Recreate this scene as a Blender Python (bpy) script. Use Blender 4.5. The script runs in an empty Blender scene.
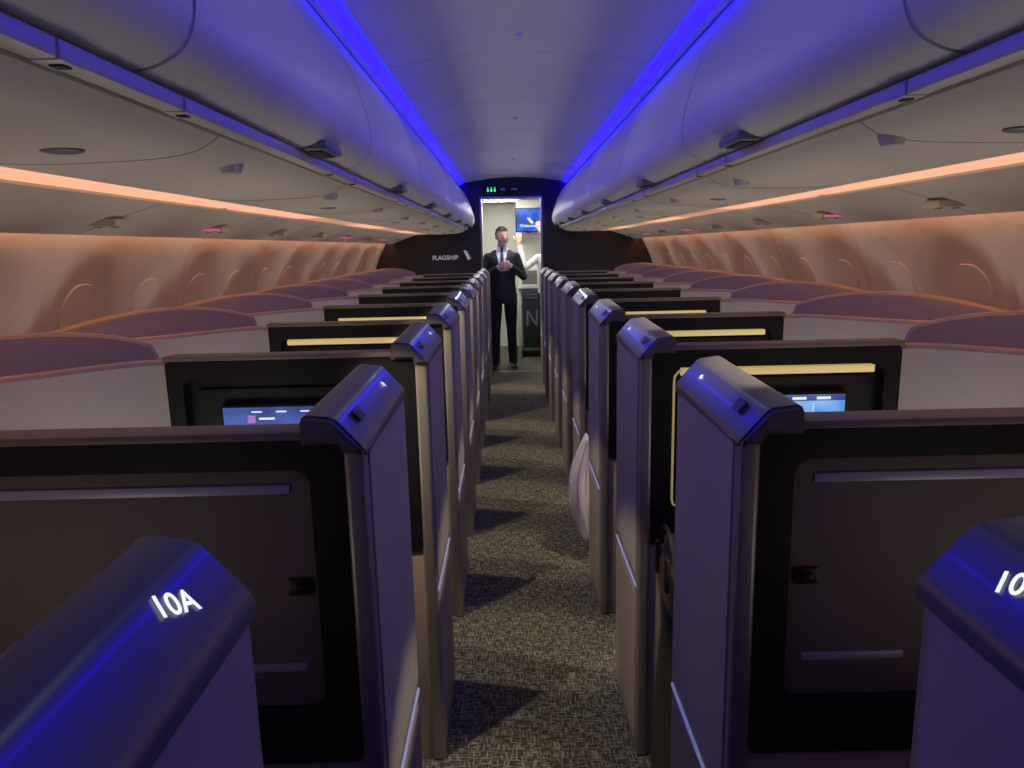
import bpy, bmesh, math, random
from mathutils import Vector, Matrix, Euler
random.seed(7)
scene = bpy.context.scene
try:
    scene.view_settings.view_transform = 'Standard'
    scene.view_settings.look = 'None'
except Exception as e:
    print(e)

# ------------------------------------------------------------------ materials
def mat(name, col, rough=0.5, metal=0.0, emit=None, es=0.0, noise=0.0, nscale=40, bump=0.0, coat=0.0, spec=0.5):
    m = bpy.data.materials.new(name); m.use_nodes = True
    nt = m.node_tree; b = nt.nodes['Principled BSDF']
    b.inputs['Base Color'].default_value = (*col, 1)
    b.inputs['Roughness'].default_value = rough
    b.inputs['Metallic'].default_value = metal
    b.inputs['Specular IOR Level'].default_value = spec
    if coat: b.inputs['Coat Weight'].default_value = coat
    if emit:
        b.inputs['Emission Color'].default_value = (*emit, 1)
        b.inputs['Emission Strength'].default_value = es
    if noise or bump:
        tc = nt.nodes.new('ShaderNodeTexCoord')
        n = nt.nodes.new('ShaderNodeTexNoise'); n.inputs['Scale'].default_value = nscale
        n.inputs['Detail'].default_value = 4
        nt.links.new(tc.outputs['Object'], n.inputs['Vector'])
        if noise:
            mx = nt.nodes.new('ShaderNodeMix'); mx.data_type = 'RGBA'
            mx.inputs['A'].default_value = (*[c*(1-noise) for c in col], 1)
            mx.inputs['B'].default_value = (*[min(1, c*(1+noise)) for c in col], 1)
            nt.links.new(n.outputs['Fac'], mx.inputs['Factor'])
            nt.links.new(mx.outputs['Result'], b.inputs['Base Color'])
        if bump:
            bp = nt.nodes.new('ShaderNodeBump'); bp.inputs['Strength'].default_value = bump
            bp.inputs['Distance'].default_value = 0.002
            nt.links.new(n.outputs['Fac'], bp.inputs['Height'])
            nt.links.new(bp.outputs['Normal'], b.inputs['Normal'])
    return m

M = {}
M['bronze'] = mat('bronze_metal', (0.30,0.28,0.27), 0.40, 0.55)
M['cap']    = mat('cap_metal', (0.12,0.12,0.15), 0.34, 0.45, coat=0.2)
M['taupe']  = mat('taupe_panel', (0.35,0.32,0.285), 0.65, 0, noise=0.12, nscale=300, bump=0.25)
M['taupe_lo'] = mat('taupe_lower', (0.32,0.275,0.215), 0.6, 0, noise=0.12, nscale=200, bump=0.2)
M['black']  = mat('black_trim', (0.010,0.010,0.012), 0.4, spec=0.3)
M['brown']  = mat('brown_panel', (0.125,0.105,0.085), 0.55, 0.0, noise=0.1, nscale=8, spec=0.3)
M['toptrim']= mat('brown_top_trim', (0.16,0.13,0.11), 0.5, 0.1)
M['groove'] = mat('light_groove', (0.33,0.33,0.40), 0.4, 0.2)
M['fabric'] = mat('shell_fabric', (0.37,0.345,0.31), 0.9, 0, noise=0.12, nscale=250, bump=0.4, spec=0.2)
M['shell']  = mat('shell_skin', (0.44,0.40,0.33), 0.8, 0.0, noise=0.05, nscale=30, spec=0.2)
M['rim']    = mat('tan_rim', (0.46,0.34,0.24), 0.5, 0.1)
M['seat']   = mat('seat_leather', (0.05,0.05,0.065), 0.5, 0, noise=0.15, nscale=60, bump=0.3)
M['gold']   = mat('gold_light', (0.6,0.5,0.25), 0.5, 0, (1.0,0.76,0.27), 0.40)
M['golddim']= mat('gold_light_dim', (0.5,0.4,0.2), 0.5, 0, (1.0,0.76,0.27), 0.22)
M['bluestrip'] = mat('blue_step_light', (0.3,0.3,0.4), 0.4, 0, (0.30,0.33,0.65), 0.32)
M['white_e'] = mat('white_display', (1,1,1), 0.5, 0, (0.9,0.95,1.0), 1.0)
M['bin']    = mat('bin_plastic', (0.62,0.62,0.64), 0.45, 0, noise=0.03, nscale=5)
M['under']  = mat('service_panel_plastic', (0.66,0.63,0.58), 0.5, 0, noise=0.04, nscale=6)
M['rail']   = mat('rail_aluminium', (0.58,0.56,0.54), 0.45, 0.3)
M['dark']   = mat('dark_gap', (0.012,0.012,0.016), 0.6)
M['seam']   = mat('panel_seam', (0.24,0.23,0.22), 0.6)
M['latch']  = mat('latch_grey', (0.16,0.16,0.18), 0.45, 0.2)
M['ceil']   = mat('ceiling_panel', (0.52,0.52,0.58), 0.42, 0, noise=0.03, nscale=4)
M['blue']   = mat('blue_cove_light', (0.02,0.02,0.3), 0.5, 0, (0.0035,0.0012,1.0), 13)
M['warm']   = mat('warm_wash_light', (0.6,0.4,0.3), 0.5, 0, (1.0,0.49,0.29), 0.85)
M['warmdim']= mat('warm_wash_light_dim', (0.6,0.4,0.3), 0.5, 0, (1.0,0.45,0.27), 0.42)
M['orange'] = mat('orange_cove_light', (0.6,0.3,0.1), 0.5, 0, (1.0,0.42,0.20), 5.5)
M['wall']   = mat('sidewall_plastic', (0.66,0.62,0.58), 0.5, 0, noise=0.03, nscale=5)
M['shade']  = mat('window_shade', (0.68,0.64,0.60), 0.5, 0, noise=0.02, nscale=20)
M['gasket'] = mat('window_gasket', (0.66,0.62,0.58), 0.5)
M['bulk']   = mat('bulkhead_laminate', (0.024,0.022,0.028), 0.45, 0.1, noise=0.2, nscale=30)
M['green']  = mat('exit_green', (0,0.3,0.1), 0.5, 0, (0.05,1.0,0.35), 1.0)
M['pink']   = mat('pink_led', (0.3,0,0.2), 0.5, 0, (1.0,0.15,0.45), 0.8)
M['galley'] = mat('galley_panel', (0.70,0.70,0.66), 0.4, 0.0, noise=0.05, nscale=9)
M['steel']  = mat('brushed_steel', (0.45,0.46,0.47), 0.3, 0.85, noise=0.1, nscale=25)
M['cart']   = mat('cart_dark', (0.05,0.055,0.06), 0.4, 0.3)
M['glight'] = mat('galley_light', (1,1,1), 0.5, 0, (1.0,0.96,0.84), 60.0)
M['blanket']= mat('blanket_fabric', (0.40,0.37,0.46), 0.9, 0, noise=0.08, nscale=120, bump=0.5)
M['bag']    = mat('bronze_leather', (0.20,0.125,0.05), 0.35, 0.3, noise=0.4, nscale=30, bump=0.6)
M['coat']   = mat('dark_coat', (0.022,0.015,0.013), 0.8, 0, noise=0.3, nscale=60, bump=0.4)
M['suit']   = mat('navy_suit', (0.012,0.013,0.022), 0.75, 0, noise=0.2, nscale=90)
M['lapel']  = mat('navy_lapel', (0.022,0.023,0.036), 0.6)
M['shirt']  = mat('white_shirt', (0.75,0.75,0.78), 0.7, 0, noise=0.04, nscale=30)
M['tie']    = mat('tie', (0.03,0.04,0.10), 0.5)
M['shoe']   = mat('black_shoe', (0.01,0.01,0.01), 0.25)
M['skin']   = mat('skin', (0.62,0.38,0.27), 0.5, 0, noise=0.06, nscale=30)
M['lips']   = mat('lips', (0.48,0.20,0.16), 0.45)
M['hair']   = mat('dark_hair', (0.025,0.015,0.010), 0.5, 0, noise=0.3, nscale=120, bump=0.6)
M['eye']    = mat('eye_white', (0.8,0.8,0.8), 0.2)
M['iris']   = mat('iris_dark', (0.02,0.012,0.01), 0.15)
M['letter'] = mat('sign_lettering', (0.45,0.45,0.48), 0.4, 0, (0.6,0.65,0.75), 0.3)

def carpet_mat():
    m = bpy.data.materials.new('woven_carpet'); m.use_nodes = True
    nt = m.node_tree; b = nt.nodes['Principled BSDF']
    b.inputs['Roughness'].default_value = 0.95
    b.inputs['Specular IOR Level'].default_value = 0.1
    tc = nt.nodes.new('ShaderNodeTexCoord')
    outs = []
    for sc in ((26,170,1),(170,26,1)):
        mp = nt.nodes.new('ShaderNodeMapping'); mp.inputs['Scale'].default_value = sc
        nt.links.new(tc.outputs['Object'], mp.inputs['Vector'])
        n = nt.nodes.new('ShaderNodeTexNoise'); n.inputs['Scale'].default_value = 1.0; n.inputs['Detail'].default_value = 3
        nt.links.new(mp.outputs['Vector'], n.inputs['Vector'])
        r = nt.nodes.new('ShaderNodeValToRGB'); r.color_ramp.elements[0].position = 0.50; r.color_ramp.elements[1].position = 0.64
        nt.links.new(n.outputs['Fac'], r.inputs['Fac']); outs.append(r)
    mx = nt.nodes.new('ShaderNodeMath'); mx.operation = 'MAXIMUM'
    nt.links.new(outs[0].outputs['Color'], mx.inputs[0]); nt.links.new(outs[1].outputs['Color'], mx.inputs[1])
    c = nt.nodes.new('ShaderNodeMix'); c.data_type = 'RGBA'
    c.inputs['A'].default_value = (0.040,0.040,0.040,1); c.inputs['B'].default_value = (0.26,0.245,0.20,1)
    nt.links.new(mx.outputs[0], c.inputs['Factor']); nt.links.new(c.outputs['Result'], b.inputs['Base Color'])
    bp = nt.nodes.new('ShaderNodeBump'); bp.inputs['Strength'].default_value = 0.6; bp.inputs['Distance'].default_value = 0.003
    nt.links.new(mx.outputs[0], bp.inputs['Height']); nt.links.new(bp.outputs['Normal'], b.inputs['Normal'])
    return m
M['carpet'] = carpet_mat()

def screen_mat(name, c1, c2, s):
    m = bpy.data.materials.new(name); m.use_nodes = True
    nt = m.node_tree; b = nt.nodes['Principled BSDF']
    b.inputs['Base Color'].default_value = (0.01,0.01,0.01,1); b.inputs['Roughness'].default_value = 0.2
    tc = nt.nodes.new('ShaderNodeTexCoord'); n = nt.nodes.new('ShaderNodeTexNoise'); n.inputs['Scale'].default_value = 7
    nt.links.new(tc.outputs['Object'], n.inputs['Vector'])
    r = nt.nodes.new('ShaderNodeValToRGB')
    r.color_ramp.elements[0].position = .4; r.color_ramp.elements[1].position = .6
    r.color_ramp.elements[0].color = (*c1,1); r.color_ramp.elements[1].color = (*c2,1)
    nt.links.new(n.outputs['Fac'], r.inputs['Fac']); nt.links.new(r.outputs['Color'], b.inputs['Emission Color'])
    b.inputs['Emission Strength'].default_value = s
    return m
M['scr_navy'] = screen_mat('screen_navy', (0.03,0.05,0.22), (0.07,0.12,0.40), 1.0)
M['scr_map']  = screen_mat('screen_map', (0.10,0.30,0.75), (0.35,0.60,0.9), 1.0)
M['scr_blue'] = screen_mat('screen_blue', (0.01,0.06,0.45), (0.02,0.15,0.8), 1.1)
M['scr_off']  = mat('screen_off', (0.006,0.006,0.01), 0.15)
M['scr_white']= mat('screen_white', (0.1,0.1,0.1), 0.4, 0, (0.75,0.82,1.0), 1.0)
M['scr_pink'] = mat('screen_pink', (0.1,0.1,0.1), 0.4, 0, (0.45,0.15,0.60), 0.8)

# ------------------------------------------------------------------ helpers
def link(o, parent=None):
    scene.collection.objects.link(o)
    if parent: o.parent = parent
    return o
def finish(bm, name, mats, smooth=True, angle=40, s=1):
    if s == -1:
        for v in bm.verts: v.co.x = -v.co.x
    bmesh.ops.recalc_face_normals(bm, faces=bm.faces)
    me = bpy.data.meshes.new(name); bm.to_mesh(me); bm.free()
    for k in mats: me.materials.append(M[k])
    if smooth:
        for p in me.polygons: p.use_smooth = True
        try: me.set_sharp_from_angle(angle=math.radians(angle))
        except Exception: pass
    return me
def obj(name, me, parent=None, loc=(0,0,0)):
    o = bpy.data.objects.new(name, me); o.location = loc
    return link(o, parent)
def empty(name, loc=(0,0,0)):
    o = bpy.data.objects.new(name, None); o.location = loc; o.empty_display_size = 0.1
    return link(o)
def merge(bm, t, mi):
    for f in t.faces: f.material_index = mi
    me = bpy.data.meshes.new('tmp'); t.to_mesh(me); t.free()
    bm.from_mesh(me); bpy.data.meshes.remove(me)
def box(bm, x0,x1,y0,y1,z0,z1, mi=0, bev=0, seg=2, rot=None):
    t = bmesh.new(); bmesh.ops.create_cube(t, size=1)
    for v in t.verts:
        v.co = Vector(((x0+x1)/2+v.co.x*(x1-x0),(y0+y1)/2+v.co.y*(y1-y0),(z0+z1)/2+v.co.z*(z1-z0)))
    if bev: bmesh.ops.bevel(t, geom=t.edges[:], offset=bev, segments=seg, affect='EDGES', profile=0.6)
    if rot:
        c, R = rot
        for v in t.verts: v.co = c + R @ (v.co - c)
    merge(bm, t, mi)
def to3(p, ax, a):
    if ax == 'y': return Vector((p[0], a, p[1]))
    if ax == 'x': return Vector((a, p[0], p[1]))
    return Vector((p[0], p[1], a))
def prism(bm, pts, ax, a, b, mi=0, bev=0, seg=2):
    t = bmesh.new()
    v0 = [t.verts.new(to3(p,ax,a)) for p in pts]; v1 = [t.verts.new(to3(p,ax,b)) for p in pts]
    n = len(pts)
    f0 = t.faces.new(v0); f1 = t.faces.new(v1[::-1])
    for i in range(n): t.faces.new((v0[i],v0[(i+1)%n],v1[(i+1)%n],v1[i]))
    bmesh.ops.recalc_face_normals(t, faces=t.faces)
    if bev:
        ed = [e for e in t.edges if any(f in (f0,f1) for f in e.link_faces)]
        bmesh.ops.bevel(t, geom=ed, offset=bev, segments=seg, affect='EDGES')
    merge(bm, t, mi)
def ring(bm, po, pi, ax, a, b, mi=0):
    t = bmesh.new(); n = len(po)
    A=[t.verts.new(to3(p,ax,a)) for p in po]; B=[t.verts.new(to3(p,ax,a)) for p in pi]
    C=[t.verts.new(to3(p,ax,b)) for p in po]; D=[t.verts.new(to3(p,ax,b)) for p in pi]
    for i in range(n):
        j=(i+1)%n
        t.faces.new((A[i],A[j],B[j],B[i])); t.faces.new((C[i],D[i],D[j],C[j]))
        t.faces.new((A[i],C[i],C[j],A[j])); t.faces.new((B[i],B[j],D[j],D[i]))
    merge(bm, t, mi)
def rrect(x0,x1,z0,z1,r,n=6):
    pts=[]
    for cx,cz,a0 in ((x1-r,z1-r,0),(x0+r,z1-r,90),(x0+r,z0+r,180),(x1-r,z0+r,270)):
        for i in range(n+1):
            a=math.radians(a0+90*i/n); pts.append((cx+r*math.cos(a),cz+r*math.sin(a)))
    return pts
def catmull(P, n=6):
    out=[]
    for i in range(len(P)-1):
        p0=P[max(i-1,0)];p1=P[i];p2=P[i+1];p3=P[min(i+2,len(P)-1)]
        for k in range(n):
            t=k/n
            out.append(tuple(0.5*((2*b)+(-a+c)*t+(2*a-5*b+4*c-d)*t*t+(-a+3*b-3*c+d)*t**3) for a,b,c,d in zip(p0,p1,p2,p3)))
    out.append(tuple(P[-1])); return out
def tube(bm, pts, rad, n=12, mi=0, caps=True):
    t=bmesh.new(); pts=[Vector(p) for p in pts]; rings=[]
    prev=None
    for i,p in enumerate(pts):
        d=(pts[min(i+1,len(pts)-1)]-pts[max(i-1,0)]).normalized()
        if prev is None:
            ref=Vector((0,0,1)) if abs(d.z)<.9 else Vector((1,0,0)); u=d.cross(ref).normalized()
        else: u=(prev-d*prev.dot(d)).normalized()
        prev=u; w=d.cross(u); r=rad[i] if hasattr(rad,'__len__') else rad
        rings.append([t.verts.new(p+(u*math.cos(2*math.pi*k/n)+w*math.sin(2*math.pi*k/n))*r) for k in range(n)])
    for a,b in zip(rings,rings[1:]):
        for k in range(n): t.faces.new((a[k],a[(k+1)%n],b[(k+1)%n],b[k]))
    if caps: t.faces.new(rings[0][::-1]); t.faces.new(rings[-1])
    bmesh.ops.recalc_face_normals(t, faces=t.faces)
    merge(bm,t,mi)
def ellip(bm, c, r, mi=0, seg=20, R=None):
    t=bmesh.new(); bmesh.ops.create_uvsphere(t,u_segments=seg,v_segments=seg//2+2,radius=1)
    for v in t.verts:
        q=Vector((v.co.x*r[0],v.co.y*r[1],v.co.z*r[2]))
        if R: q=R@q
        v.co=q+Vector(c)
    merge(bm,t,mi)
def capsule(bm,a,b,ra,rb,mi=0,n=12):
    tube(bm,[a,b],[ra,rb],n,mi); ellip(bm,a,(ra,)*3,mi,n); ellip(bm,b,(rb,)*3,mi,n)
def ribbon(bm, pts, z0, th, mi=0, rim=None, rr=0.009):
    """vertical wall following plan points (x,y,ztop)."""
    t=bmesh.new(); L=[]
    for i,p in enumerate(pts):
        a=pts[max(i-1,0)]; b=pts[min(i+1,len(pts)-1)]
        d=Vector((b[0]-a[0],b[1]-a[1])).normalized(); n=Vector((-d.y,d.x))*th/2
        L.append([t.verts.new((p[0]+n.x*q,p[1]+n.y*q,z)) for q,z in ((1,z0),(1,p[2]),(-1,p[2]),(-1,z0))])
    for a,b in zip(L,L[1:]):
        for k in range(4): t.faces.new((a[k],a[(k+1)%4],b[(k+1)%4],b[k]))
    t.faces.new(L[0][::-1]); t.faces.new(L[-1])
    merge(bm,t,mi)
    if rim is not None: tube(bm,[(p[0],p[1],p[2]) for p in pts],rr+th/2*0.6,8,rim)
def text(name, body, size, loc, rot, m, parent=None, align='CENTER', ext=0.0006):
    c=bpy.data.curves.new(name,'FONT'); c.body=body; c.size=size; c.extrude=ext; c.align_x=align; c.align_y='CENTER'
    c.offset=size*.012
    c.materials.append(M[m]); o=bpy.data.objects.new(name,c); o.location=loc; o.rotation_euler=rot
    return link(o,parent)

Y0, PITCH, NROW = 1.116, 0.89, 10          # partitions j = -1..8
YB = 9.14                                   # forward bulkhead
YR = -1.3                                   # rear of the modelled cabin
CAM = Vector((-0.062,0,1.58))
def rowy(j): return Y0+PITCH*j-(.06 if j==-1 else 0)

# ------------------------------------------------------------------ camera
cd=bpy.data.cameras.new('camera'); cd.sensor_width=36; cd.lens=720/1024*36; cd.clip_start=0.02
cam=bpy.data.objects.new('camera',cd); scene.collection.objects.link(cam); scene.camera=cam
Rm=Matrix.Rotation(math.radians(90-10.77),4,'X')@Matrix.Rotation(math.radians(-1.3),4,'Z')
cam.matrix_world=Matrix.Translation(CAM)@Rm

# ------------------------------------------------------------------ shell of the cabin
bm=bmesh.new(); box(bm,-1.78,1.78,YR,YB+0.06,-0.06,0,0); obj('floor',finish(bm,'floor',['carpet'],False))
bm=bmesh.new(); box(bm,-1.0,1.0,YB+0.06,11.6,-0.06,0,0); obj('floor_galley',finish(bm,'floor_galley',['carpet'],False))

bm=bmesh.new()
arc=[(-0.575+1.15*i/16, 2.365+0.055*(1-((i-8)/8)**2)) for i in range(17)]
def cpanel(y0,y1):
    pts=arc+[(0.575,2.47),(-0.575,2.47)]
    prism(bm,pts,'y',y0,y1,0,0.004,1)
ys=[YR]+[1.25+1.06*k-1.06*2 for k in range(0,10) if YR<1.25+1.06*k-2.12<YB]+[YB]
for a,b in zip(ys,ys[1:]): cpanel(a+0.004,b-0.004)
box(bm,-0.6,0.6,YR,YB,2.44,2.5,1)
for s in (-1,1):
    box(bm,min(s*.66,s*1.5),max(s*.66,s*1.5),YR,YB,2.44,2.5,1)
obj('ceiling',finish(bm,'ceiling',['ceil','dark'],True,30))
for s,nm in ((-1,'left'),(1,'right')):
    bm=bmesh.new()
    prism(bm,[(.598,2.370),(.636,2.340),(.646,2.350),(.606,2.383)],'y',YR,YB-0.01,0)
    prism(bm,[(.636,2.340),(.655,2.330),(.668,2.34),(.655,2.352)],'y',YR,YB-0.01,1)
    prism(bm,[(.570,2.362),(.598,2.366),(.602,2.376),(.572,2.376)],'y',YR,YB-0.01,1)
    obj('cove_light_strip',finish(bm,'cove_light',['blue','ceil'],False,s=s))
for yy,en,cc in ((1.2,1.4,(.80,.80,1.0)),(3.1,1.4,(.80,.80,1.0)),(5.0,1.5,(.80,.80,1.0)),(7.2,1.9,(.84,.84,1.0)),(8.75,7,(1,.95,.88))):  # added neutral fill along the ceiling: small disc plus spot, not cabin lamps
    bm=bmesh.new(); bmesh.ops.create_cone(bm,cap_ends=True,segments=24,radius1=0.010,radius2=0.015,depth=0.010)
    o=obj('ceiling_fill_disc',finish(bm,'fill_disc',['rail']),loc=(0.0,yy,2.412))
    ld=bpy.data.lights.new('ceiling_fill_spot','SPOT'); ld.energy=en; ld.color=cc; ld.spot_size=math.radians(170 if yy<8 else 110); ld.spot_blend=.35; ld.shadow_soft_size=.02
    l=bpy.data.objects.new('ceiling_fill_spot',ld); link(l,o); l.location=(0,0,-.03)

# overhead bins -----------------------------------------------------
face=catmull([(.672,2.335),(.60,2.25),(.535,2.13),(.492,2.0),(.478,1.92),(.495,1.862),(.545,1.832),(.61,1.825)],5)
binprof=face+[(.80,1.84),(.80,2.43),(.69,2.43)]
seams=[-1.3,-.22,1.05,2.32,3.59,4.86,6.13,7.40,8.55,YB-.01]
for s in (-1,1):
    for a,b in zip(seams,seams[1:]):
        e=empty('overhead_bin',(0,0,0))
        bm=bmesh.new(); prism(bm,binprof,'y',a+.002,b-.002,0,0.004,2)
        obj('bin_door',finish(bm,'bin_door',['bin'],True,35,s),e)
        ly=a+(b-a)*.68
        bm=bmesh.new()
        box(bm,.500,.565,ly-.085,ly+.085,1.824,1.845,0,.008)
        box(bm,.515,.55,ly-.06,ly+.06,1.820,1.826,1,.002)
        obj('latch',finish(bm,'latch',['latch','dark'],s=s),e)
        bm=bmesh.new()
        for hy in (a+.16,b-.16):
            box(bm,.560,.598,hy-.025,hy+.025,1.7975,1.822,0,.004)
            box(bm,.568,.585,hy-.009,hy+.009,1.795,1.799,1,.001)
        obj('hinge',finish(bm,'hinge',['rail','dark'],s=s),e)
up=[(.60,1.795),(.64,1.772),(.70,1.760),(.78,1.755),(.92,1.752),(1.052,1.757)]
upo=[(1.208,1.750),(1.29,1.726),(1.40,1.692),(1.505,1.652)]
SP={}
for s,nm in ((-1,'left'),(1,'right')):
    bm=bmesh.new()
    box(bm,.564,.600,YR,YB-.01,1.800,1.824,0,.004)
    box(bm,.604,.618,YR,YB-.01,1.795,1.818,0,.003)
    box(bm,.575,.68,YR,YB-.01,1.815,1.824,1)
    obj('trim_%d'%(1 if s<0 else 2),finish(bm,'bin_rail',['rail','dark'],s=s))
    bm=bmesh.new()
    c=catmull(up,5); prism(bm,c+[(1.052,1.80),(.60,1.815)],'y',YR,YB-.01,0)
    c=catmull(upo,5); prism(bm,c+[(1.505,1.70),(1.208,1.80)],'y',YR,YB-.01,0)
    for k in range(9):
        yy=.35+1.06*k
        prism(bm,[(p[0],p[1]-.0008) for p in catmull(up,5)]+[(1.05,1.78),(.60,1.80)],'y',yy,yy+.003,1)
        prism(bm,[(p[0],p[1]-.0008) for p in catmull(upo,5)]+[(1.505,1.69),(1.21,1.79)],'y',yy,yy+.003,1)
    for k in range(5):
        ellip(bm,(.80,1.25+1.78*k,1.754),(.035,.03,.006),2)
    sp=obj('service_panel',finish(bm,'service_panel',['under','seam','latch'],True,35,s)); SP[s]=sp
    bm=bmesh.new()
    seg=[(YR,2.95,0)]+[(3.02+1.06*k,3.02+1.06*k+1.0,1 if k%2 else 0) for k in range(6)]
    for a,b,mi in seg:
        b=min(b,YB-.02); box(bm,1.054,1.206,a,b,1.757,1.763,mi)
    box(bm,1.05,1.21,YR,YB-.01,1.79,1.80,2)
    obj('wash_light_strip',finish(bm,'wash',['warm','warmdim','under'],False,s=s),sp)
    bm=bmesh.new(); box(bm,1.507,1.548,YR,YB-.02,1.690,1.698,0)
    obj('sidewall_light_strip',finish(bm,'sidestrip',['orange'],False,s=s),sp)
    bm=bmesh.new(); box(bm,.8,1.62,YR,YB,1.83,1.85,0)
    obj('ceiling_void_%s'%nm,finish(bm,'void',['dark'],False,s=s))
    for j in range(-1,9,1):
        yy=Y0+PITCH*j+.45
        bm=bmesh.new()
        box(bm,1.34,1.45,yy-.05,yy+.05,1.676,1.70,0,.006)
        if j in (2,5,7):
            for q in range(6): box(bm,1.350+.015*q,1.358+.015*q,yy-.053,yy-.047,1.680,1.688,1)
        for q in range(2): ellip(bm,(1.37+.055*q,yy,1.677),(.015,.015,.005),2)
        obj('passenger_service_unit',finish(bm,'psu',['under','pink','latch'],s=s),sp)

# sidewalls with recessed windows -----------------------------------
wp=catmull([(1.555,1.72),(1.60,1.64),(1.66,1.53),(1.715,1.40),(1.755,1.26),(1.785,1.08),(1.795,.85),(1.78,.55),(1.73,.2),(1.68,0)],6)
def wx(z):
    for a,b in zip(wp,wp[1:]):
        if b[1]<=z<=a[1]:
            t=(a[1]-z)/(a[1]-b[1]+1e-9); return a[0]+(b[0]-a[0])*t
    return 1.7
WY=[-.9+.53*k for k in range(19)]
def sm(t): t=max(0,min(1,t)); return t*t*(3-2*t)
ZW=1.31
for s,nm in ((-1,'left'),(1,'right')):
    bm=bmesh.new(); ny=int((YB-YR)/.022)
    zs=[1.72-.012*i for i in range(60)]; zs+= [zs[-1]-.06*i for i in range(1,17)]; zs=[z for z in zs if z>0.0]+[0.0]
    G=[]
    for i in range(ny+1):
        yy=YR+(YB-YR)*i/ny; row=[]
        k=min(WY,key=lambda w:abs(w-yy)); dy=abs(yy-k)
        sd=abs(((yy-(WY[0]+.265)+.53)%1.06)-.53)
        for z in zs:
            x=wx(z); dz=abs(z-ZW)
            q=((dy/.23)**2.4+(dz/.30)**2.4)
            x+=.024*sm((1.0-q)/1.0)
            x+=.010*sm(1-sd/.022)
            x-=.010*math.exp(-((sd-.05)/.035)**2)
            row.append(bm.verts.new((x,yy,z)))
        G.append(row)
    for a,b in zip(G,G[1:]):
        for k in range(len(zs)-1): bm.faces.new((a[k],b[k],b[k+1],a[k+1]))
    me=finish(bm,'wall_'+nm,['wall'],True,80,s); obj('wall_'+nm,me)
    for n,w in enumerate(WY):
        bm=bmesh.new(); N=36
        def P(k,f,off):
            a=2*math.pi*k/N; c,d=math.cos(a),math.sin(a)
            yy=.115*f*math.copysign(abs(c)**.75,c); zz=.165*f*math.copysign(abs(d)**.75,d)
            return Vector((wx(ZW+zz)+off,w+yy,ZW+zz))
        c0=bm.verts.new((wx(ZW)+.0205,w,ZW)); R1=[bm.verts.new(P(k,.94,.0158)) for k in range(N)]
        R2=[bm.verts.new(P(k,.99,.0150)) for k in range(N)]; R4=[bm.verts.new(P(k,1.02,.022)) for k in range(N)]
        for k in range(N):
            j=(k+1)%N
            bm.faces.new((c0,R1[k],R1[j]))
            for A,B in ((R1,R2),(R2,R4)):
                f=bm.faces.new((A[k],B[k],B[j],A[j])); f.material_index=1
        obj('window_%d'%(n+1+(19 if s>0 else 0)),finish(bm,'window',['shade','gasket'],True,50,s))
bm=bmesh.new(); box(bm,-1.9,1.9,YR-.06,YR,-.06,2.5,0); obj('wall_back',finish(bm,'wall_back',['bulk'],False))

# ------------------------------------------------------------------ bulkhead and signs
DX0,DX1,DZ=-.40,.35,2.18
bm=bmesh.new()
box(bm,-1.82,DX0,YB,YB+.06,0,2.5,0); box(bm,DX1,1.82,YB,YB+.06,0,2.5,0); box(bm,DX0,DX1,YB,YB+.06,DZ,2.5,0)
obj('wall_front',finish(bm,'wall_front',['bulk'],False))
bm=bmesh.new()
ring(bm,[(DX0-.012,0.001),(DX1+.012,0.001),(DX1+.012,DZ+.012),(DX0-.012,DZ+.012)],[(DX0+.012,0.0012),(DX1-.012,0.0012),(DX1-.012,DZ-.012),(DX0+.012,DZ-.012)],'y',YB-.008,YB+.07,0)
obj('door_1',finish(bm,'door_frame',['steel'],False))
text('bulkhead_lettering','FLAGSHIP',.075,(-.86,YB-.004,1.465),(math.pi/2,0,0),'letter')
bm=bmesh.new(); prism(bm,[(-.63,1.55),(-.60,1.55),(-.545,1.45),(-.575,1.43)],'y',YB-.006,YB,0); prism(bm,[(-.595,1.555),(-.585,1.555),(-.53,1.455),(-.538,1.45)],'y',YB-.006,YB,1)
obj('bulkhead_emblem',finish(bm,'emblem',['letter','groove'],False))
e=empty('exit_sign',(0,0,0))
bm=bmesh.new(); box(bm,-.33,-.19,YB-.03,YB-.001,2.235,2.315,0,.004)
for k in range(3): box(bm,-.315+.042*k,-.292+.042*k,YB-.034,YB-.03,2.25,2.285,1); ellip(bm,(-.3035+.042*k,YB-.033,2.297),(.008,.003,.008),1,10)
obj('sign_body',finish(bm,'sign',['black','green']),e)
e=empty('lavatory_sign',(0,0,0))
bm=bmesh.new(); box(bm,-.17,.09,YB-.03,YB-.001,2.235,2.315,0,.004); box(bm,-.15,-.09,YB-.034,YB-.03,2.262,2.29,1); box(bm,-.02,.06,YB-.034,YB-.03,2.265,2.287,1)
obj('sign_body',finish(bm,'sign2',['black','groove']),e)

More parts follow.
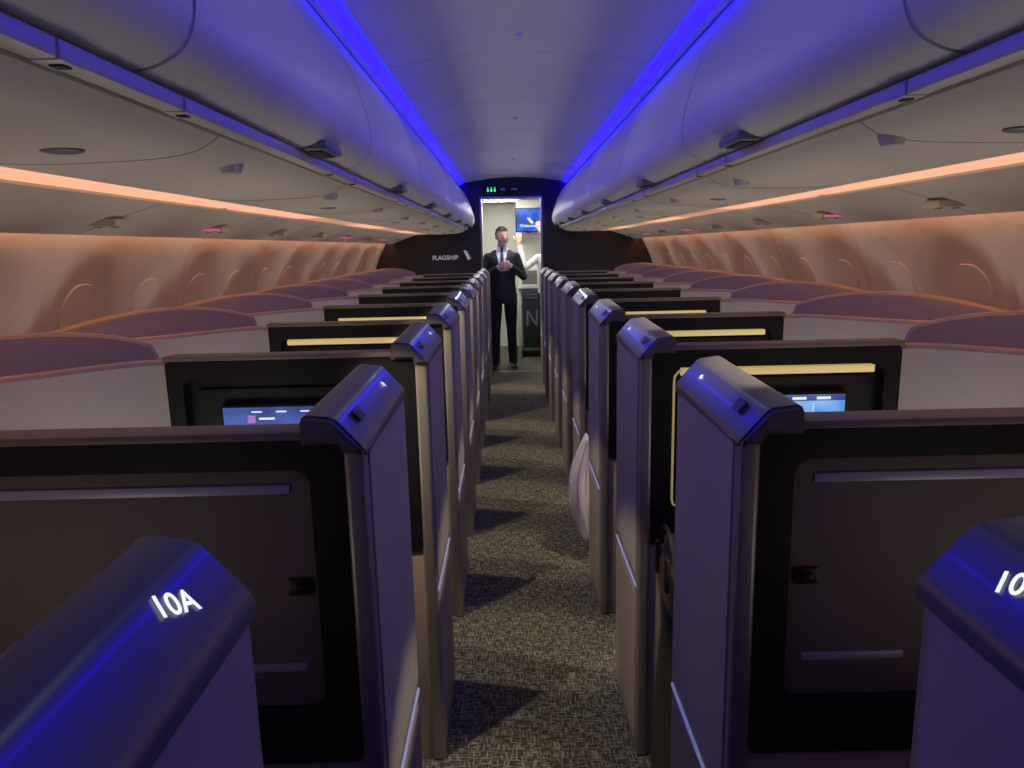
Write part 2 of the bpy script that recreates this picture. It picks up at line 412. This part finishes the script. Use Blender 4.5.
# ------------------------------------------------------------------ galley beyond the door
bm=bmesh.new(); box(bm,-1.06,-1.0,YB+.06,11.6,0,2.3,0); obj('wall_galley_left',finish(bm,'w',['galley'],False))
bm=bmesh.new(); box(bm,1.0,1.06,YB+.06,11.6,0,2.3,0); obj('wall_galley_right',finish(bm,'w',['galley'],False))
bm=bmesh.new(); box(bm,-1.06,1.06,11.6,11.66,0,2.3,0); obj('wall_galley_end',finish(bm,'w',['galley'],False))
bm=bmesh.new(); box(bm,-1.06,1.06,YB+.06,11.66,2.25,2.31,0); obj('ceiling_galley',finish(bm,'w',['galley'],False))
for (a,b,c,d) in ((-.30,.28,9.26,9.34),(-.30,.30,10.0,10.1),(-.4,.1,10.6,10.7)):
    bm=bmesh.new(); box(bm,a-.015,b+.015,c-.015,d+.015,2.235,2.25,1,.003); box(bm,a,b,c,d,2.228,2.236,0)
    obj('ceiling_light_fixture',finish(bm,'fixture',['glight','steel'],False))
e=empty('galley_storage_unit',(0,0,0))
bm=bmesh.new(); box(bm,-.99,-.44,9.75,10.9,0,2.24,0,.006)
for k in range(4): box(bm,-.98,-.46,9.742,9.75,.1+.53*k,.58+.53*k,1,.004)
for k in range(4):
    box(bm,-.44,-.432,9.78,10.3,.1+.53*k,.58+.53*k,1,.004); box(bm,-.432,-.42,9.82,9.86,.3+.53*k,.38+.53*k,2,.003)
obj('unit_body',finish(bm,'unit',['galley','galley','latch']),e)
e=empty('galley_counter',(0,0,0))
bm=bmesh.new(); box(bm,.06,.99,10.32,10.95,.96,1.0,0,.006)
box(bm,.06,.09,10.34,10.95,0,.96,1,.003); box(bm,.97,.99,10.34,10.95,0,.96,1)
box(bm,.06,.99,10.90,10.95,1.0,2.24,1)
box(bm,.06,.99,10.55,10.90,1.72,2.24,1,.006)
for k in range(3):
    box(bm,.08+.31*k,.37+.31*k,10.542,10.55,1.75,2.2,2,.004); box(bm,.19+.31*k,.26+.31*k,10.53,10.542,1.77,1.80,3,.003)
box(bm,.10,.36,10.6,10.88,1.0,1.32,2,.01); box(bm,.12,.34,10.593,10.6,1.04,1.24,3,.004); box(bm,.42,.72,10.6,10.88,1.0,1.4,2,.01)
obj('counter_body',finish(bm,'counter',['steel','galley','galley','latch']),e)
for k,x0 in enumerate((.11,.43)):
    c_=empty('galley_cart',(0,0,0))
    bm=bmesh.new(); box(bm,x0,x0+.30,10.345,10.88,.10,.93,0,.012)
    box(bm,x0+.012,x0+.288,10.335,10.345,.14,.90,1,.004); box(bm,x0+.04,x0+.26,10.325,10.335,.85,.875,2,.003)
    for wxp in (x0+.04,x0+.26):
        for wy in (10.40,10.82):
            t=bmesh.new(); bmesh.ops.create_cone(t,cap_ends=True,segments=20,radius1=.05,radius2=.05,depth=.03)
            for v in t.verts: v.co=Vector((wxp+v.co.z,wy+v.co.x,.05+v.co.y))
            merge(bm,t,3)
    box(bm,x0+.06,x0+.085,10.331,10.335,.46,.68,4); box(bm,x0+.195,x0+.22,10.331,10.335,.46,.68,4)
    prism(bm,[(x0+.06,.68),(x0+.09,.68),(x0+.22,.46),(x0+.19,.46)],'y',10.330,10.335,4)
    obj('cart_body',finish(bm,'cart',['steel','cart','latch','black','groove']),c_)
bm=bmesh.new(); box(bm,.04,.42,10.44,10.47,1.78,2.12,0,.006); box(bm,.055,.405,10.436,10.44,1.795,2.105,1)
box(bm,.36,.4,10.47,10.55,1.9,2.0,0)
prism(bm,[(.20,1.98),(.24,1.98),(.30,1.91),(.26,1.90)],'y',10.434,10.436,2)
obj('display_body',finish(bm,'disp',['black','scr_blue','scr_white']),e)
text('display_text','Welcome',.06,(.22,10.432,1.87),(math.pi/2,0,0),'scr_white',e)

# ------------------------------------------------------------------ suites
FL=.43   # fin length
cache={}
def suite_meshes(s):
    if s in cache: return cache[s]
    D={}
    bm=bmesh.new()
    box(bm,.300,.336,-.004,FL,.0,1.275,0,.010,3)
    D['door_fin']=finish(bm,'door_fin',['bronze'],s=s)
    bm=bmesh.new()
    prism(bm,rrect(.020,FL-.018,.60,1.266,.012),'x',.2965,.303,0,.001,1)
    D['fin_panel']=finish(bm,'fin_panel',['taupe'],s=s)
    bm=bmesh.new()
    prism(bm,rrect(.020,FL-.018,.04,.535,.012),'x',.2975,.303,0,.001,1)
    D['fin_lower_panel']=finish(bm,'fin_lower_panel',['taupe_lo'],s=s)
    bm=bmesh.new(); box(bm,.2955,.302,.02,FL-.015,.557,.568,0,.002)
    D['fin_light']=finish(bm,'fin_light',['bluestrip'],s=s)
    bm=bmesh.new()
    prof=[(.296,1.262),(.296,1.272),(.298,1.279),(.303,1.286),(.339,1.327),(.344,1.331),(.351,1.334),(.388,1.338),(.396,1.334),(.400,1.325),(.400,1.290),(.342,1.290),(.337,1.285),(.337,1.262)]
    prism(bm,prof,'y',-.014,FL+.01,0,.007,3)
    for v in bm.verts:
        if v.co.y<.02 and v.co.z>1.27: v.co.z-=.012
    D['fin_cap']=finish(bm,'fin_cap',['cap'],True,25,s=s)
    bm=bmesh.new(); R=Euler((0,-math.radians(48.7),0)).to_matrix()
    box(bm,.312,.336,.06,.10,1.3065,1.3090,0,.001,1,(Vector((.324,.08,1.308)),R))
    D['cap_sensor']=finish(bm,'cap_sensor',['black'],s=s)
    bm=bmesh.new()
    ring(bm,rrect(.334,1.04,.70,1.288,.02),rrect(.392,.995,.80,1.235,.03),'y',.0,.055,0)
    D['partition_frame']=finish(bm,'partition_frame',['black'],True,30,s)
    bm=bmesh.new(); box(bm,.334,1.045,-.004,.060,1.284,1.298,0,.004)
    D['partition_top_trim']=finish(bm,'top_trim',['toptrim'],s=s)
    bm=bmesh.new(); box(bm,.318,1.04,.006,.05,.0,.705,0,.006)
    D['partition_lower']=finish(bm,'partition_lower',['taupe_lo'],s=s)
    bm=bmesh.new()
    prism(bm,rrect(.394,.993,.802,1.233,.028),'y',.014,.045,0,.003)
    box(bm,.43,.96,.010,.016,1.190,1.206,1,.002); box(bm,.425,.60,.010,.016,.870,.884,1,.002)
    box(bm,.405,.445,.008,.014,1.012,1.042,2,.003); box(bm,.415,.432,-.001,.008,1.022,1.034,2,.002)
    D['leaf']=finish(bm,'leaf',['brown','groove','black'],s=s)
    bm=bmesh.new(); prism(bm,rrect(.39,.997,.80,1.237,.03),'y',.045,.054,0)
    prism(bm,rrect(.41,.975,.90,1.195,.02),'y',.036,.045,0)
    D['alcove']=finish(bm,'alcove',['black'],s=s)
    bm=bmesh.new(); box(bm,.42,.97,.006,.03,1.208,1.230,0,.004)
    D['alcove_light']=finish(bm,'alcove_light',['gold'],s=s)
    bm=bmesh.new()
    tube(bm,[(.97,.01,1.226),(.43,.01,1.226),(.412,.01,1.221),(.402,.01,1.208),(.400,.01,1.19),(.400,.01,.84),(.404,.01,.825),(.43,.01,.812)],.0035,8,0)
    D['alcove_outline']=finish(bm,'alcove_outline',['golddim'],s=s)
    for key,m in (('screen_off','scr_off'),('screen_navy','scr_navy'),('screen_map','scr_map')):
        bm=bmesh.new(); box(bm,.44,.90,.012,.036,.88,1.152,0,.006); box(bm,.448,.892,.0095,.012,.888,1.145,1)
        if key=='screen_navy':
            box(bm,.448,.66,.0085,.0095,1.04,1.08,2); box(bm,.45,.655,.0080,.0085,1.065,1.11,3)
            for q in range(5): box(bm,.50+.07*q,.53+.07*q,.0080,.0085,1.130,1.134,2)
            box(bm,.80,.822,.0080,.0085,1.10,1.122,4); box(bm,.745,.79,.008,.0085,1.109,1.115,2)
            for q in range(3): box(bm,.47,.63-.02*q,.0076,.008,1.105-.012*q,1.109-.012*q,2)
        if key=='screen_map':
            box(bm,.448,.892,.0085,.0095,1.128,1.145,3)
            for q in range(6): box(bm,.46+.07*q,.50+.07*q,.0080,.0085,1.132,1.140,2)
            for q in range(5): box(bm,.48+.08*q,.482+.08*q,.0080,.0085,.90,1.12,2)
        D[key]=finish(bm,key,['black',m,'scr_white','scr_navy','scr_pink'],False,s=s)
    bm=bmesh.new()
    pts=[(1.035,.028,1.272),(1.10,-.005,1.276),(1.20,-.085,1.276),(1.34,-.20,1.272),(1.50,-.31,1.268),(1.70,-.42,1.262)]
    c=catmull(pts,4); ribbon(bm,c,0.0,.035,0,1,.004)
    D['wing_panel']=finish(bm,'wing_panel',['fabric','rim'],True,40,s)
    bm=bmesh.new(); pts=[]
    N=22
    for i in range(N+1):
        t=i/N
        zt=1.245+.115*(math.sin(math.pi*(0.06+.88*t))**.55)
        if i==0: zt=1.22
        pts.append((1.14+.565*t,.185-.60*t+.07*math.sin(math.pi*t),zt))
    ribbon(bm,pts,0.0,.04,0,1,.004)
    D['seat_shell']=finish(bm,'seat_shell',['shell','rim'],True,40,s)
    R=Euler((0,0,math.radians(28))).to_matrix(); C=Vector((.98,.45,0))
    bm=bmesh.new()
    def rb(x0,x1,y0,y1,z0,z1,mi,bev): box(bm,C.x+x0,C.x+x1,C.y+y0,C.y+y1,z0,z1,mi,bev,3,(C,R))
    rb(-.24,.24,-.12,.28,.0,.30,2,.02); rb(-.24,.24,-.16,.29,.30,.45,0,.05)
    rb(-.24,.24,-.24,-.13,.42,1.02,0,.045); rb(-.16,.16,-.235,-.15,.98,1.16,0,.035)
    rb(-.31,-.25,-.15,.2,.0,.62,1,.02)
    D['seat']=finish(bm,'seat',['seat','taupe_lo','black'],True,60,s)
    bm=bmesh.new(); box(bm,.42,.60,.10,.40,0,.58,0,.015); box(bm,.41,.61,.09,.41,.58,.60,1,.006)
    D['console']=finish(bm,'console',['taupe_lo','black'],s=s)
    cache[s]=D; return D
for s in (-1,1):
    D=suite_meshes(s)
    for j in range(-1,9):
        yj=rowy(j)
        e=empty('airline_suite',(0,yj,0))
        for k in ('door_fin','fin_panel','fin_lower_panel','fin_light','fin_cap','cap_sensor','partition_frame','partition_top_trim','partition_lower','wing_panel','seat_shell','seat','console'):
            if k=='cap_sensor' and j==-1: continue
            obj(k,D[k],e)
        if j<=0: obj('stowed_table_leaf',D['leaf'],e)
        else:
            obj('alcove',D['alcove'],e)
            if not (s<0 and j==1): obj('alcove_light',D['alcove_light'],e)
            if s>0 and j==1: obj('alcove_outline',D['alcove_outline'],e)
            k='screen_off'
            if j==1: k='screen_navy' if s<0 else 'screen_map'
            obj('monitor',D[k],e)
        lab='%d%s'%(9-j,'A' if s<0 else 'L')
        Rt=Matrix.Rotation(-s*math.radians(48.7),3,'Y')
        Rz=Matrix.Rotation(-s*math.radians(66),3,'Z')
        sz=.028 if j==-1 else .015
        off=.0004; tx,tz=(.327,1.3133) if j==-1 else (.3245,1.3105)
        text('seat_label',lab,sz,(s*(tx-off*.75),.352 if j==-1 else .33,tz+off*.66),(Rt@Rz).to_euler(),'white_e',e,ext=.0002)
        ld=bpy.data.lights.new('suite_fill','AREA'); ld.shape='RECTANGLE'; ld.size=.35; ld.size_y=.25; ld.energy=2.0 if j>=0 else 0.9; ld.color=(1.0,.89,.77)  # upward fill light added out of sight in each suite, no fixture
        l=bpy.data.objects.new('suite_fill',ld); link(l,e); l.location=(s*.98,.46,.80); l.rotation_euler=(math.pi,0,0)

# reading lamps under the bins, angled across the aisle through the suite entries ----
for s in (-1,1):
    for j in (0,1,2,3,4,5,7):
        yy=Y0+PITCH*j+(.52 if s<0 else .30)
        bm=bmesh.new(); bmesh.ops.create_cone(bm,cap_ends=True,segments=20,radius1=.020,radius2=.028,depth=.02)
        o=obj('reading_lamp',finish(bm,'lamp',['rail']),SP[s],loc=(s*.665,yy,1.762))
        ld=bpy.data.lights.new('reading_spot','SPOT'); ld.energy=46; ld.color=(1.0,.83,.52); ld.spot_size=math.radians(46); ld.spot_blend=.35; ld.shadow_soft_size=.012
        l=bpy.data.objects.new('reading_spot',ld); link(l,o); l.location=(0,0,-.02)
        tgt=Vector((-s*.06,yy+(.50 if s<0 else -.05),0)); d=tgt-Vector((s*.665,yy,1.742)); l.rotation_euler=d.to_track_quat('-Z','Y').to_euler()
# fill spots added at floor level to brighten the ceiling, no fittings --------
for k,j in enumerate((0,2,4,6)):
    ld=bpy.data.lights.new('aisle_fill','SPOT'); ld.energy=3.5; ld.color=(.72,.72,1.0); ld.spot_size=math.radians(60); ld.spot_blend=1.0; ld.shadow_soft_size=.05
    l=bpy.data.objects.new('aisle_fill',ld); link(l); l.location=(0,rowy(j)+.2,.03); l.rotation_euler=(math.pi,0,0)

# ------------------------------------------------------------------ loose things
bm=bmesh.new(); N=60; K=26; yb=Y0+PITCH*2+.66
rows=[]
for i in range(K+1):
    t=i/K; r=[]
    z=.62-.51*t
    for k in range(N):
        a=2*math.pi*k/N
        rx=.03+.065*math.sin(math.pi*min(1,t*.9+.02))+(.010*math.sin(5*a+3*t)+.011*math.sin(11*a-2*t))*(.4+t)
        ry=.05+.10*t+(.014*math.sin(4*a+2*t)+.012*math.sin(13*a+3*t))*(.4+t)
        r.append(bm.verts.new((.335-.02*math.sin(math.pi*t)+rx*math.cos(a),yb+ry*math.sin(a),z+.012*math.sin(6*a))))
    rows.append(r)
for a,b in zip(rows,rows[1:]):
    for k in range(N): bm.faces.new((a[k],a[(k+1)%N],b[(k+1)%N],b[k]))
bm.faces.new(rows[0]); bm.faces.new(rows[-1][::-1])
obj('blanket',finish(bm,'blanket',['blanket'],True,80))
e=empty('handbag',(0,0,0))
bm=bmesh.new(); yb=Y0+.66
box(bm,.325,.425,yb-.11,yb+.11,.630,.775,0,.04,5)
box(bm,.345,.405,yb-.09,yb+.09,.765,.800,0,.012,3)
for q in (-.06,.06): box(bm,.318,.330,yb+q-.012,yb+q+.012,.70,.79,1,.003)
tube(bm,catmull([(.335,yb-.07,.78),(.333,yb-.05,.83),(.333,yb,.85),(.333,yb+.05,.83),(.335,yb+.07,.78)],4),.006,8,1)
obj('bag_body',finish(bm,'bag',['bag','coat'],True,80),e)
bm=bmesh.new(); rows=[]
for i in range(16):
    t=i/15; r=[]
    for k in range(24):
        a=2*math.pi*k/24
        rx=.060+.012*math.sin(4*a+5*t)+.02*t; ry=.13+.02*math.sin(6*a+3*t)
        r.append(bm.verts.new((.375+rx*math.cos(a)*.8,yb+ry*math.sin(a),.628*(1-t)+.0)))
    rows.append(r)
for a,b in zip(rows,rows[1:]):
    for k in range(24): bm.faces.new((a[k],a[(k+1)%24],b[(k+1)%24],b[k]))
bm.faces.new(rows[0]); bm.faces.new(rows[-1][::-1])
obj('draped_coat',finish(bm,'coat',['coat'],True,80))

# ------------------------------------------------------------------ people
def baked(bm, name, mats, voxel, smooth=4, classify=None, hairfn=None):
    me=bpy.data.meshes.new(name); bmesh.ops.recalc_face_normals(bm,faces=bm.faces); bm.to_mesh(me); bm.free()
    o=bpy.data.objects.new(name,me); scene.collection.objects.link(o)
    r=o.modifiers.new('r','REMESH'); r.mode='VOXEL'; r.voxel_size=voxel
    if smooth:
        q=o.modifiers.new('s','SMOOTH'); q.factor=.5; q.iterations=smooth
    dg=bpy.context.evaluated_depsgraph_get(); nm=bpy.data.meshes.new_from_object(o.evaluated_get(dg))
    bpy.data.objects.remove(o); nm.name=name; nm.materials.clear()
    for k in mats: nm.materials.append(M[k])
    if hairfn:
        for v in nm.vertices:
            h=hairfn(v.co)
            if h: v.co=v.co+v.normal*h
    for p in nm.polygons:
        p.use_smooth=True
        if classify: p.material_index=classify(p.center,p.normal)
    return nm
def loft(bm, rings, n=28):
    t=bmesh.new(); L=[]
    for cx,cy,z,rx,ry in rings:
        L.append([t.verts.new((cx+rx*math.copysign(abs(math.cos(2*math.pi*k/n))**.85,math.cos(2*math.pi*k/n)),cy+ry*math.sin(2*math.pi*k/n),z)) for k in range(n)])
    for a,b in zip(L,L[1:]):
        for k in range(n): t.faces.new((a[k],a[(k+1)%n],b[(k+1)%n],b[k]))
    t.faces.new(L[0][::-1]); t.faces.new(L[-1]); merge(bm,t,0)
def make_head():
    bm=bmesh.new()
    ellip(bm,(0,.012,.032),(.074,.094,.088)); ellip(bm,(0,-.020,-.040),(.058,.064,.066))
    ellip(bm,(0,-.060,-.090),(.024,.022,.018)); ellip(bm,(0,-.028,.0),(.067,.062,.06))
    for q in (-1,1):
        ellip(bm,(q*.075,.014,-.006),(.009,.018,.030),0,14); ellip(bm,(q*.036,-.056,-.026),(.024,.020,.026),0,14)
        capsule(bm,(q*.016,-.080,.030),(q*.042,-.070,.028),.008,.007)
    capsule(bm,(0,-.082,.018),(0,-.101,-.022),.007,.0105); ellip(bm,(0,-.092,-.027),(.016,.010,.008),0,12)
    capsule(bm,(-.018,-.074,-.056),(.018,-.074,-.056),.005,.005); capsule(bm,(-.013,-.074,-.065),(.013,-.074,-.065),.006,.006)
    capsule(bm,(0,.022,-.06),(0,.032,-.16),.050,.054)
    def hair(c):
        line=.070 - max(0,(c.y+.02))*1.1
        return c.z>line or (c.y>.035 and c.z>-.045) or (c.z>.02 and c.y>.0 and abs(c.x)>.05)
    def cl(c,n):
        if hair(c): return 1
        if c.y<-.070 and abs(c.x)<.021-abs(c.z+.060)*.9 and -.069<c.z<-.052: return 2
        if c.y<-.06 and .014<abs(c.x)<.05 and .031<c.z<.038: return 1
        return 0
    return baked(bm,'head',['skin','hair','lips'],.003,4,cl,lambda c: .009 if hair(c) else 0)
HEAD=make_head()
def add_head(parent, loc, rot, sc=1.0):
    h=obj('head',HEAD,parent,loc); h.rotation_euler=rot; h.scale=(sc,)*3
    bm=bmesh.new()
    for q in (-1,1):
        ellip(bm,(q*.029,-.0715,.010),(.0125,.0095,.0065),0,16); ellip(bm,(q*.029,-.0795,.010),(.0050,.0022,.0050),1,12)
    obj('eyes',finish(bm,'eyes',['eye','iris'],True,80),h)
def make_hand(bm, w, d, n, side, curl=.5, spread=.0):
    d=Vector(d).normalized(); n=Vector(n); n=(n-d*n.dot(d)).normalized(); l=d.cross(n)*side; w=Vector(w)
    for q,wd in ((-.030,.016),(-.010,.017),(.011,.017),(.030,.016)):
        capsule(bm,w+l*q*.55+d*.01,w+l*q+d*.088,.017,.0125)
    capsule(bm,w-d*.02,w+d*.02,.026,.026)
    for q,L in ((.031,.070),(.0105,.080),(-.0105,.074),(-.030,.058)):
        p=w+l*q+d*.088; a=0; r=.0092
        for f in (.46,.30,.24):
            a+=curl; dd=(d*math.cos(a)+n*math.sin(a)+l*q*spread*8).normalized(); p2=p+dd*L*f
            capsule(bm,p,p2,r,r*.92,0,10); p=p2; r*=.93
    p=w+l*.026+d*.028+n*.006; dd=(d*.55+l*.75+n*.25).normalized(); p2=p+dd*.042; capsule(bm,p,p2,.014,.0115,0,10)
    dd=(d*.85+l*.30+n*.40).normalized(); p3=p2+dd*.034; capsule(bm,p2,p3,.0110,.0098,0,10)
    dd=(d*.9+l*.0+n*.5).normalized(); capsule(bm,p3,p3+dd*.026,.0098,.008,0,10)

# ---- standing attendant in suit
E=empty('flight_attendant',(-.155,9.46,0)); 
bm=bmesh.new()
for q,yy in ((-1,0.0),(1,.07)):
    tube(bm,[(q*.095,.0,.96),(q*.100,yy*.4-.005,.75),(q*.105,yy*.7-.01,.50),(q*.112,yy+.012,.28),(q*.118,yy+.01,.06)],[.092,.084,.064,.060,.058],20)
    ellip(bm,(q*.095,.0,.96),(.095,.10,.09))
    capsule(bm,(q*.118,yy+.03,.045),(q*.135,yy-.15,.036),.042,.034); ellip(bm,(q*.138,yy-.17,.03),(.040,.055,.028)); 
    box(bm,q*.118-.035,q*.118+.035,yy-.0,yy+.07,0.0,.04,0,.008)
loft(bm,[(0,0.0,.86,.190,.125),(0,0,.95,.187,.122),(0,-.003,1.05,.172,.115),(0,-.005,1.15,.163,.110),(0,-.006,1.27,.178,.118),(0,-.004,1.38,.192,.120),(0,.002,1.45,.190,.108),(0,.008,1.49,.176,.092),(0,.014,1.525,.140,.078),(0,.022,1.56,.085,.065),(0,.026,1.582,.058,.056)],40)
for q,el,wr in ((-1,(-.265,-.03,1.20),(-.040,-.255,1.33)),(1,(.270,-.02,1.20),(.105,-.250,1.345))):
    sh=(q*.176,.008,1.458)
    ellip(bm,sh,(.062,.062,.058))
    mid=tuple((a+b)/2 for a,b in zip(sh,el)); tube(bm,[sh,mid,el],[.060,.054,.048],18); ellip(bm,el,(.049,)*3)
    tube(bm,[el,tuple((a+b)/2 for a,b in zip(el,wr)),wr],[.048,.043,.036],18)
def clsuit(c,n):
    if c.z<.075 : return 3
    if c.y<-.03 and n.y<-.25 and abs(c.x)<.12 and c.z>1.14:
        w=(c.z-1.14)*.18
        if abs(c.x)<.020+ (1.50-c.z)*.015 and abs(c.x)<w: return 2
        if abs(c.x)<w: return 1
        if abs(c.x)<w+.028 and c.z<1.53: return 4
    if c.z>1.55: return 1
    return 0
obj('suit_body',baked(bm,'suit_body',['suit','shirt','tie','shoe','lapel'],.005,4,clsuit),E)
add_head(E,(0.01,-.006,1.712),(math.radians(3),0,math.radians(22)),1.06)
bm=bmesh.new(); 
make_hand(bm,(-.030,-.262,1.335),(.80,-.30,.32),(.35,.70,.10),-1,.50)
obj('hand_right',baked(bm,'hand_right',['skin'],.003,2),E)
bm=bmesh.new(); 
make_hand(bm,(.100,-.258,1.352),(-.72,-.42,.10),(-.30,.75,-.1),1,.42)
obj('hand_left',baked(bm,'hand_left',['skin'],.003,2),E)
bm=bmesh.new()
for a,b in (((-.052,-.245,1.325),(-.030,-.264,1.336)),((.115,-.242,1.342),(.098,-.258,1.350))): tube(bm,[a,b],[.032,.031],16)
obj('shirt_cuffs',finish(bm,'cuffs',['shirt']),E)
bm=bmesh.new()
prism(bm,[(-.056,1.592),(-.014,1.552),(-.034,1.522),(-.066,1.566)],'y',-.070,-.060,0,.002); prism(bm,[(.056,1.592),(.014,1.552),(.034,1.522),(.066,1.566)],'y',-.070,-.060,0,.002)
obj('collar',finish(bm,'collar',['shirt','groove']),E)

# ---- colleague in white shirt reaching up to the compartment
E2=empty('galley_crew_member',(.50,10.10,0))
bm=bmesh.new()
for q in (-1,1):
    tube(bm,[(q*.09,.0,.94),(q*.095,-.005,.72),(q*.095,-.01,.48),(q*.10,.012,.26),(q*.10,.01,.06)],[.092,.084,.062,.054,.048],20)
    capsule(bm,(q*.10,.03,.045),(q*.11,-.15,.034),.040,.032); box(bm,q*.10-.03,q*.10+.03,0,.06,0,.04,0,.006)
loft(bm,[(0,0,.88,.170,.115),(0,0,.98,.165,.110),(0,0,1.10,.145,.098),(0,0,1.25,.165,.108),(0,0,1.36,.178,.110),(0,.004,1.43,.168,.098),(0,.012,1.48,.130,.078),(0,.02,1.525,.060,.055)])
arms=[((-.170,0,1.42),(-.34,-.12,1.30),(-.415,-.02,1.60)),((.170,0,1.42),(.10,-.20,1.60),(-.10,-.02,1.76))]
for sh,el,wr in arms:
    ellip(bm,sh,(.058,.056,.055)); tube(bm,[sh,el],[.054,.044],18); ellip(bm,el,(.044,)*3); tube(bm,[el,wr],[.043,.032],18)
obj('shirt_body',baked(bm,'shirt_body',['shirt','suit','shoe'],.0075,3,lambda c,n: 2 if c.z<.07 else (1 if c.z<.95 else 0)),E2)
add_head(E2,(0,0,1.650),(0,0,math.radians(-30)))
for nm,w,d,n,sd in (('hand_right',(-.420,0,1.63),(0,.2,1),(0,1,-.1),1),('hand_left',(-.12,0,1.785),(-.25,.2,1),(0,1,-.1),-1)):
    bm=bmesh.new(); make_hand(bm,w,d,n,sd,.35); obj(nm,baked(bm,nm,['skin'],.003,2),E2)

# ------------------------------------------------------------------ world
w=bpy.data.worlds.new('cabin_world'); scene.world=w; w.use_nodes=True
w.node_tree.nodes['Background'].inputs[0].default_value=(.02,.02,.03,1); w.node_tree.nodes['Background'].inputs[1].default_value=.2
